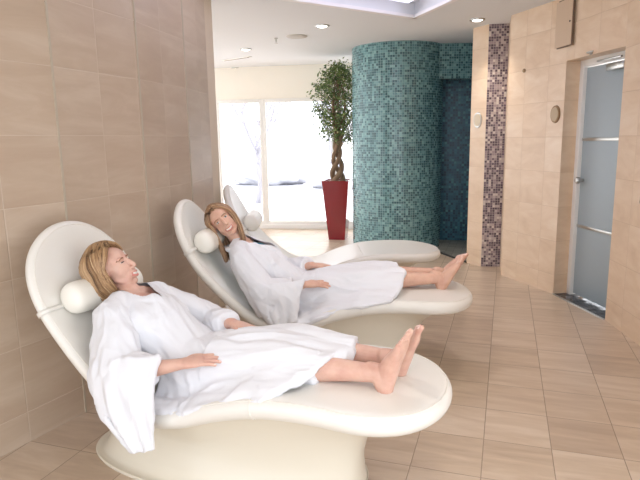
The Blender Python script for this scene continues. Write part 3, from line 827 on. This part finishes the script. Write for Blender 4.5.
    hair_fn(strand, rr, (mt.inverted().to_3x3()) )
    mesh_obj('hair', verts, faces, hair, root, uvs=uvs)
    return root, mt, body
def skull(th, ph, g=0.):
    """scalp point; th around (0=front,+ = +x), ph elevation"""
    rx, ry, rz = .077+g, .096+g, .086+g
    return V((rx*cos(ph)*sin(th), -.018+ry*cos(ph)*cos(th), .032+rz*sin(ph)))
P_bob_len = 1.22
def bob(strand, rr, R3):
    down = R3 @ V((-.35, 0, -1)); down.normalize()
    for n_ in range(2600):
        s = rr.choice((-1, 1)); 
        th = s*rr.uniform(.28, pi)            # where it leaves the skull
        ph0 = radians(86)-rr.random()*.2
        pts = []
        root_y = rr.uniform(-.03, .055)
        g = rr.uniform(.004, .030)
        part = V((s*.004+.012, root_y, 0)); 
        rx, ry, rz = .077+g, .096+g, .086+g
        yy = max(-.95, min(.95, (part.y+.018)/ry))
        part.z = .032+rz*sqrt(max(.02, 1-yy*yy))
        pts.append(part)
        endph = radians(-8)
        the = s*max(abs(th), 1.30+rr.uniform(0, .30))
        for q in (.25, .5, .75, 1.):
            p = skull(th+(the-th)*q**1.5, radians(80)*(1-q)+endph*q, g)
            w = min(1, q*1.8); pts.append(part.lerp(p, w) if w < 1 else p)
        # hanging length
        L = .055+.055*abs(sin(th/2))+rr.uniform(-.012, .012)
        L *= P_bob_len if abs(th) > 1 else .85
        last = pts[-1]; out = V((last.x, last.y+.018, 0)).normalized()
        pts.append(last+V((0, 0, -L*.55))+out*.010); pts.append(last+V((0, 0, -L))-out*(.012+rr.uniform(0, .01)))
        strand(pts, rr.uniform(.0018, .0032), min(1, max(0, rr.gauss(.5, .22))))
def longhair(strand, rr, R3):
    g_ = R3 @ V((-.25, 0, -1)); g_.normalize()
    for n_ in range(2600):
        s = rr.choice((-1, 1)); th = s*rr.uniform(.36, pi)
        the = s*max(abs(th), 1.02+rr.uniform(0, .25)); g = rr.uniform(.003, .022); root_y = rr.uniform(-.04, .066)
        ry, rz = .096+g, .086+g
        yy = max(-.95, min(.95, (root_y+.018)/ry))
        part = V((-.006, root_y, .032+rz*sqrt(max(.02, 1-yy*yy))))
        pts = [part]
        for q in (.25, .5, .75, 1.):
            p = skull(th+(the-th)*q**2, radians(78)*(1-q)+radians(-10)*q, g); w = min(1, q*1.7); pts.append(part.lerp(p, w))
        last = pts[-1]; out = V((last.x, last.y+.018, 0)).normalized()
        L = .12+.07*rr.random()
        dn = (V((0, 0, -1))*.6+g_*.5); dn.normalize()
        pts.append(last+V((0, 0, -.045))+out*.006+g_*.01); pts.append(last+V((0, 0, -.06))+dn*(L*.5)+out*.004); pts.append(last+V((0, 0, -.06))+dn*L-out*.006+V((rr.uniform(-.01, .01), rr.uniform(-.01, .01), 0)))
        strand(pts, rr.uniform(.0017, .003), min(1, max(0, rr.gauss(.5, .26))))

def robe(root, mt, P, specs, vcut, seed=0, amp=.008, name='bathrobe'):
    bm = bmesh.new(); pel = V(P['pelvis']); ch = V(P['chest']); neck = V(P['neck']); ax = (ch-pel).normalized()
    add_limb(bm, [pel-ax*.08, pel, pel.lerp(ch, .5), ch, ch.lerp(neck, .55)], [(.18, .10), (.19, .125), (.165, .115), (.175, .128), (.13, .09)], side=(0, 1, 0), k=28)
    shn, shf = V(P['sh'][0]), V(P['sh'][1])
    add_limb(bm, [shn, neck-V((-.02, 0, .035)), shf], [.072, .078, .072], side=(0, 0, 1))
    fr = V((.55, 0, .8)).normalized()
    add_ell(bm, ch+fr*.045-ax*.05, (.09, .16, .075))
    for j in (0, 1):
        sh = V(P['sh'][j]); el = V(P['el'][j]); wr = V(P['wr'][j]); cuff = el.lerp(wr, P['cuff'][j])
        add_limb(bm, [sh, sh.lerp(el, .5), el], [.076, .088, .092], side=(0, 1, 0), k=20)
        add_limb(bm, [el, el.lerp(cuff, .5), cuff-(cuff-el).normalized()*.02, cuff], [.088, .078, .060, .056], side=(0, 1, 0), k=20, caps=False)
        hip = V(P['hip'][j]); kn = V(P['kn'][j]); an = V(P['an'][j]); hem = kn.lerp(an, P['hem'][j])
        add_limb(bm, [hip, hip.lerp(kn, .5), kn, hem], [.108, .098, .080, .068], side=(0, 1, 0), k=22, caps=False)
    for sp_ in specs:
        if sp_[0] == 'sheet': add_sheet(bm, *sp_[1:])
        else: add_limb(bm, sp_[0], sp_[1], side=sp_[2], k=12)
    # shawl collar
    nb = neck-V((.06, 0, -.02)); apex = P['apex']
    for s in (-1, 1):
        A0 = V(apex); N0 = neck+V((.015, 0, .02))
        add_limb(bm, [neck+V((-.085, s*.03, -.03)), neck+V((-.045, s*.092, -.035)), A0.lerp(N0, 1.)+V((0, s*(vcut+.008), -.03)), A0.lerp(N0, .5)+V((0, s*(vcut*.5+.012), -.004)), A0+V((.0, s*.010, .0)), A0+(pel-A0).normalized()*.16+V((0, -s*.05, .015))],
                 [(.010, .018), (.011, .020), (.011, .020), (.010, .020), (.010, .022), (.008, .024)], side=fr, k=12)
    me = voxel(name, bm, .0058, 3)
    # folds
    n = len(me.vertices); co = np.empty(n*3); me.vertices.foreach_get('co', co); co = co.reshape(-1, 3); no = np.empty(n*3); me.vertices.foreach_get('normal', no); no = no.reshape(-1, 3)
    me.vertices
    for k_ in range(n):
        p = V(co[k_]); fl = P['flow'](p)
        f = fl.normalized()
        # squash coordinates along the flow so that folds run along it
        q = p-f*p.dot(f)*.78
        w = noise.noise(q*9+V((seed, 3, 1)))
        a = 1-abs(noise.noise(q*13+V((w, w, w))*.5+V((seed, 0, 0))))*2
        b = 1-abs(noise.noise(q*27+V((seed+5, 0, 0))))*2
        d_ = amp*(a*1.0*(.5+.9*max(0, w+.3))+b*.28)-amp*.3
        co[k_] += no[k_]*d_
    me.vertices.foreach_set('co', co.reshape(-1)); me.update()
    # neckline opening
    bm = bmesh.new(); bm.from_mesh(me)
    A_ = V(apex); Nk = neck+V((.015, 0, .02)); axv = (Nk-A_); Lv = axv.length; axv.normalize(); kill = []
    for f in bm.faces:
        c = f.calc_center_median(); d_ = c-A_; t = d_.dot(axv)
        if 0 < t < Lv+.005 and abs(c.y-A_.y-(Nk.y-A_.y)*t/Lv) < vcut*min(t/Lv, 1.0) and (d_-axv*t).dot(fr) > -.035: kill.append(f)
    bmesh.ops.delete(bm, geom=kill, context='FACES'); bm.to_mesh(me); bm.free()
    for p in me.polygons: p.use_smooth = True
    me.materials.append(M['robe'])
    return link(bpy.data.objects.new(name, me), root)

# woman on the nearest lounger
def flowA(p):
    if p.x > -.12: return V((1, .12, 0))
    if p.y < -.2: return V((.35, -.25, -1))
    return V((.8, -.35, -.6))
P1 = dict(v0=0, head=(-.690, -.015, .868), neck=(-.605, -.01, .752), fwd=(.84, .20, .46), up=(-.50, -.16, .85),
    pelvis=(-.235, -.02, .46), chest=(-.49, -.015, .64),
    sh=[(-.575, -.175, .69), (-.555, .165, .685)], el=[(-.42, -.315, .50), (-.33, .27, .53)], wr=[(-.165, -.265, .562), (-.130, .10, .622)],
    hd=[(.85, .50, .10), (.97, -.05, -.12)], hn=[(-.1, -.25, 1), (0, .1, 1)], hs=[-1, 1],
    hip=[(-.22, -.10, .455), (-.22, .075, .455)], kn=[(.20, -.10, .555), (.20, .075, .57)], an=[(.615, -.09, .555), (.635, .055, .562)],
    toe=[(.30, .06, .95), (.36, -.10, .93)], fs=[1, -1], cuff=[.50, .86], hem=[.42, .64], apex=(-.42, -.02, .742), flow=flowA, hair=bob, gaze=.0, eyeopen=.28, irisr=.02)
def ct(u, v):   # top of the cushion
    sk = s_of_u(u); return cush_pt(sk, v, TT(sk)).z
specA = [('sheet', [
    [(-.55, -.20, .71), (-.45, -.33, .585), (-.33, -.335, .59), (-.235, -.30, .60)],
    [(-.59, -.265, .64), (-.48, -.385, .52), (-.34, -.385, .52), (-.235, -.345, .54)],
    [(-.56, -.30, .53), (-.46, -.415, .42), (-.32, -.41, .42), (-.225, -.375, .45)],
    [(-.48, -.33, .43), (-.39, -.42, .335), (-.29, -.42, .33), (-.215, -.40, .36)],
    [(-.35, -.37, .335), (-.30, -.425, .265), (-.25, -.43, .245), (-.205, -.415, .255)]], .011, 30, 26, .012, 26., .6)]
def skirt(hems, vs, zt, u0=-.25, t=.010, seed=0.):
    rows = []
    for k, (he, v_) in enumerate(zip(hems, vs)):
        r = []
        for q in range(7):
            u = u0+(he-u0)*q/6
            if k < 2: z = zt[k][0]+(zt[k][1]-zt[k][0])*q/6+.015*sin(pi*q/6)
            elif k == 2: z = ct(u, v_)+.050
            elif k == 3: z = ct(u, v_)+.020
            else: z = ct(u, -.335)-.012+.006*sin(q*2.1+seed)
            r.append((u, v_+.008*sin(q*1.9+seed)*(k > 2), z))
        rows.append(r)
    return ('sheet', rows, t, 34, 22, .004, 19., seed)
specA.append(skirt([.45, .42, .36, .28, .23], [-.02, -.13, -.21, -.27, -.318], [(.57, .605), (.555, .60)], u0=-.33, seed=.4))
specA.append(([V((-.2, 0, .54)), V((.1, 0, .60)), V((.46, 0, .585))], [(.12, .05), (.11, .045), (.085, .03)], (0, 1, 0)))

rt, mt1, body1 = person(0, P1, M['hair_a'], M['skin'], 'woman with a chin-length blonde bob in white robe, reclining on the nearest lounger')
robe(rt, mt1, P1, specA, .085, 1.3, .014)
for s in (-1, 1):
    bm = bmesh.new(); add_ell(bm, mt1 @ V((s*.082, .0, -.044)), (.004, .004, .004)); bm_obj('earring', bm, M['metal'], rt, smooth=True)

# woman on the middle lounger
def flowB(p):
    if p.x > -.12: return V((1, -.25, 0))
    return V((.75, -.3, -.65))
P2 = dict(v0=0, head=(-.712, -.04, .943), neck=(-.615, -.0, .80), fwd=(.42, -.82, .20), up=(-.60, -.2, .77),
    pelvis=(-.235, .0, .47), chest=(-.48, .0, .66),
    sh=[(-.565, -.17, .705), (-.545, .17, .705)], el=[(-.41, -.29, .53), (-.36, .27, .54)], wr=[(-.165, -.225, .575), (-.150, .09, .625)],
    hd=[(.92, .33, -.02), (.97, .12, -.06)], hn=[(0, -.2, 1), (0, .1, 1)], hs=[-1, 1],
    hip=[(-.22, -.085, .46), (-.22, .085, .46)], kn=[(.22, -.06, .565), (.22, .10, .575)], an=[(.675, .01, .56), (.70, .12, .562)],
    toe=[(.55, .10, .82), (.55, .04, .82)], fs=[1, -1], cuff=[.72, .84], hem=[.47, .40], apex=(-.375, .0, .752), flow=flowB, hair=longhair, spread=2.3, gaze=.0, eyeopen=.5)
specB = [('sheet', [
    [(-.53, -.19, .73), (-.42, -.31, .61), (-.30, -.31, .61), (-.165, -.245, .61)],
    [(-.56, -.255, .66), (-.45, -.355, .54), (-.32, -.355, .53), (-.18, -.29, .55)],
    [(-.53, -.29, .56), (-.42, -.36, .46), (-.31, -.36, .44), (-.19, -.32, .46)],
    [(-.46, -.31, .47), (-.38, -.36, .38), (-.30, -.365, .36), (-.20, -.345, .38)]], .011, 30, 22, .009, 22., 1.6)]
specB.append(skirt([.46, .45, .425, .395, .36], [.02, -.10, -.20, -.28, -.345], [(.575, .61), (.56, .605)], seed=2.))
specB.append(([V((-.2, 0, .54)), V((.1, .02, .60)), V((.43, .07, .585))], [(.12, .05), (.12, .045), (.10, .03)], (0, 1, 0)))
rt2, mt2, body2 = person(1, P2, M['hair_b'], M['skin_b'], 'woman with shoulder-length brown-blonde hair in white robe, smiling from the middle lounger')
robe(rt2, mt2, P2, specB, .080, 4.1, .012)
bm = bmesh.new()
ch2 = V(P2['chest']); f2 = V((.55, 0, .8)).normalized()
for s in (-1, 1):
    add_ell(bm, ch2+f2*.080+V((.035, s*.036, -.025)), (.055, .036, .032))
    add_limb(bm, [ch2+f2*.112+V((.01, s*.045, -.006)), ch2+f2*.108+V((-.05, s*.055, .025)), V(P2['neck'])+V((-.0, s*.06, .0))], [.0035]*3, k=8)
bm_obj('bikini_top', bm, M['bikini'], rt2, smooth=True)

# ------------------------------------------------------------------ potted tree
t = empty('planter', (-2.33, 7.84, 0), .10); tag(t, 'tall tapered square red glossy planter in front of the window', 'planter')
def frustum(bm, z0, z1, a0, a1, flip=False):
    r0 = [bm.verts.new((x*a0, y*a0, z0)) for x, y in ((-1, -1), (1, -1), (1, 1), (-1, 1))]; r1 = [bm.verts.new((x*a1, y*a1, z1)) for x, y in ((-1, -1), (1, -1), (1, 1), (-1, 1))]
    for i in range(4): bm.faces.new((r0[i], r0[(i+1) % 4], r1[(i+1) % 4], r1[i]))
    return r0, r1
bm = bmesh.new(); PH = .87
r0, r1 = frustum(bm, 0, PH, .12, .195); bm.faces.new(r0[::-1])
i0, i1 = frustum(bm, PH-.05, PH, .168, .173); bm.faces.new(i0)
for i in range(4): bm.faces.new((r1[i], r1[(i+1) % 4], i1[(i+1) % 4], i1[i]))
bm_obj('pot', bm, M['pot'], t)
o = box('pebbles', (0, 0, PH-.035), (.33, .33, .03), M['soil'], t)
tt = empty('ficus_tree', (-2.33, 7.84, PH-.02)); tag(tt, 'small braided-trunk ficus tree growing in the red planter', 'plant')
bm = bmesh.new()
for k in range(3):
    pts = []; rr = []
    for q in range(9):
        z = q*.075-.01; a = tau*k/3+q*.75; R_ = .085*(1-q/13); pts.append((R_*cos(a), R_*sin(a), z)); rr.append(.044-.0025*q)
    add_limb(bm, pts, rr, side=(1, 0, 0), k=10)
tops = [V((0, 0, .55))]
add_limb(bm, [(-.01, 0, .5), (-.03, .01, .8), (-.05, 0, 1.1), (-.02, 0, 1.4)], [.036, .028, .020, .010], k=8)
add_limb(bm, [(.03, 0, .45), (.10, -.02, .75), (.12, 0, 1.05), (.10, 0, 1.35)], [.030, .022, .016, .009], k=8)
me = voxel('trunk', bm, .008, 1); me.materials.append(M['bark']); link(bpy.data.objects.new('trunk', me), tt)
rr = random.Random(3); lv = []; lf = []; lu = []; bm = bmesh.new()
cl = []
for n_ in range(150):
    a = rr.uniform(0, tau); z = rr.uniform(.60, 1.64)
    env = .37*(sin(pi*min(1, max(0, (z-.46)/1.26)))**.5)
    rad = env*sqrt(rr.random()); c = V((min(rad*cos(a)+.02, .26), rad*sin(a)*.8, z)); cl.append(c)
    add_limb(bm, [V((.03, 0, max(.45, z-.25))), (V((.03, 0, z-.12))+c)/2, c], [.004, .003, .002], side=(.1, .2, 1), k=5, sub=3)
bm_obj('twigs', bm, M['bark'], tt, smooth=True)
for c in cl:
    for q in range(26):
        p = c+V((rr.gauss(0, .05), rr.gauss(0, .05), rr.gauss(-.01, .05)))
        d_ = V((rr.uniform(-1, 1), rr.uniform(-1, 1), rr.uniform(-1.1, .3))).normalized(); s = d_.cross(V((rr.uniform(-1, 1), rr.uniform(-1, 1), rr.uniform(-1, 1)))).normalized(); n_ = d_.cross(s)
        L = rr.uniform(.035, .06); w = L*.24; b = len(lv); col = min(1, max(0, rr.gauss(.45, .25)))
        lv += [p, p+d_*L*.45+s*w+n_*.004, p+d_*L, p+d_*L*.45-s*w+n_*.004, p+d_*L*.5-n_*.002]; lf += [(b, b+1, b+4), (b+1, b+2, b+4), (b+2, b+3, b+4), (b+3, b, b+4)]; lu += [(col, 0)]*5
mesh_obj('foliage', lv, lf, M['leaf'], tt, smooth=False, uvs=lu)

# ------------------------------------------------------------------ lights
def area(name, loc, rot, sx, sy, e, col):
    l = bpy.data.lights.new(name, 'AREA'); l.shape = 'RECTANGLE'; l.size = sx; l.size_y = sy; l.energy = e; l.color = col
    o = bpy.data.objects.new(name, l); o.location = loc; o.rotation_euler = rot; COL.objects.link(o); return o
def spot(loc, e, size=100, col=(1, .9, .78)):
    l = bpy.data.lights.new('downlight_beam', 'SPOT'); l.energy = e; l.spot_size = radians(size); l.spot_blend = .7; l.color = col; l.shadow_soft_size = .05
    o = bpy.data.objects.new('downlight_beam', l); o.location = loc; COL.objects.link(o)
for x, y in ((-1.87, 5.80), (-.33, 6.13), (-3.24, 6.83), (-4.2, 8.45), (-3.3, 8.68)): spot((x, y, H_CEIL-.035), 25)
for x, y in ((.2, 1.0), (.1, 3.6), (-1.0, 3.0)): spot((x, y, H_CEIL-.02), 22)
l = bpy.data.lights.new('winter_sun', 'SUN'); l.energy = 11; l.angle = radians(6); l.color = (1, .96, .9)
o = bpy.data.objects.new('winter_sun', l); COL.objects.link(o); o.rotation_euler = V((-2.2, 5, 4.2)).to_track_quat('Z', 'Y').to_euler()
w = bpy.data.worlds.new('World'); bpy.context.scene.world = w; w.use_nodes = True
bg = w.node_tree.nodes['Background']; bg.inputs[0].default_value = (.93, .96, 1, 1); bg.inputs[1].default_value = 2.2

# ------------------------------------------------------------------ camera
F = 557.; down = V((375-320, 3340-240, F)).normalized(); Y = V((507-320, 137-240, F)); Y = (Y-down*Y.dot(down)).normalized(); Z = -down; X = Y.cross(Z)
# rows X,Y,Z are world axes in camera coords (x right, y down, z forward)
Rm = Matrix((X, Y, Z))
right = Rm @ V((1, 0, 0)); up = Rm @ V((0, -1, 0)); back = Rm @ V((0, 0, -1))
cam = bpy.data.cameras.new('Camera'); cam.sensor_fit = 'HORIZONTAL'; cam.sensor_width = 36; cam.lens = F/640*36; cam.clip_end = 200; cam.clip_start = .05
co = bpy.data.objects.new('Camera', cam); COL.objects.link(co)
co.matrix_world = Matrix(((right.x, up.x, back.x, 0), (right.y, up.y, back.y, 0), (right.z, up.z, back.z, 1.45), (0, 0, 0, 1)))
sc = bpy.context.scene; sc.camera = co
sc.view_settings.view_transform = 'Standard'; sc.view_settings.look = 'None'; sc.view_settings.gamma = 1; sc.view_settings.exposure = .24
sc.view_settings.use_curve_mapping = False
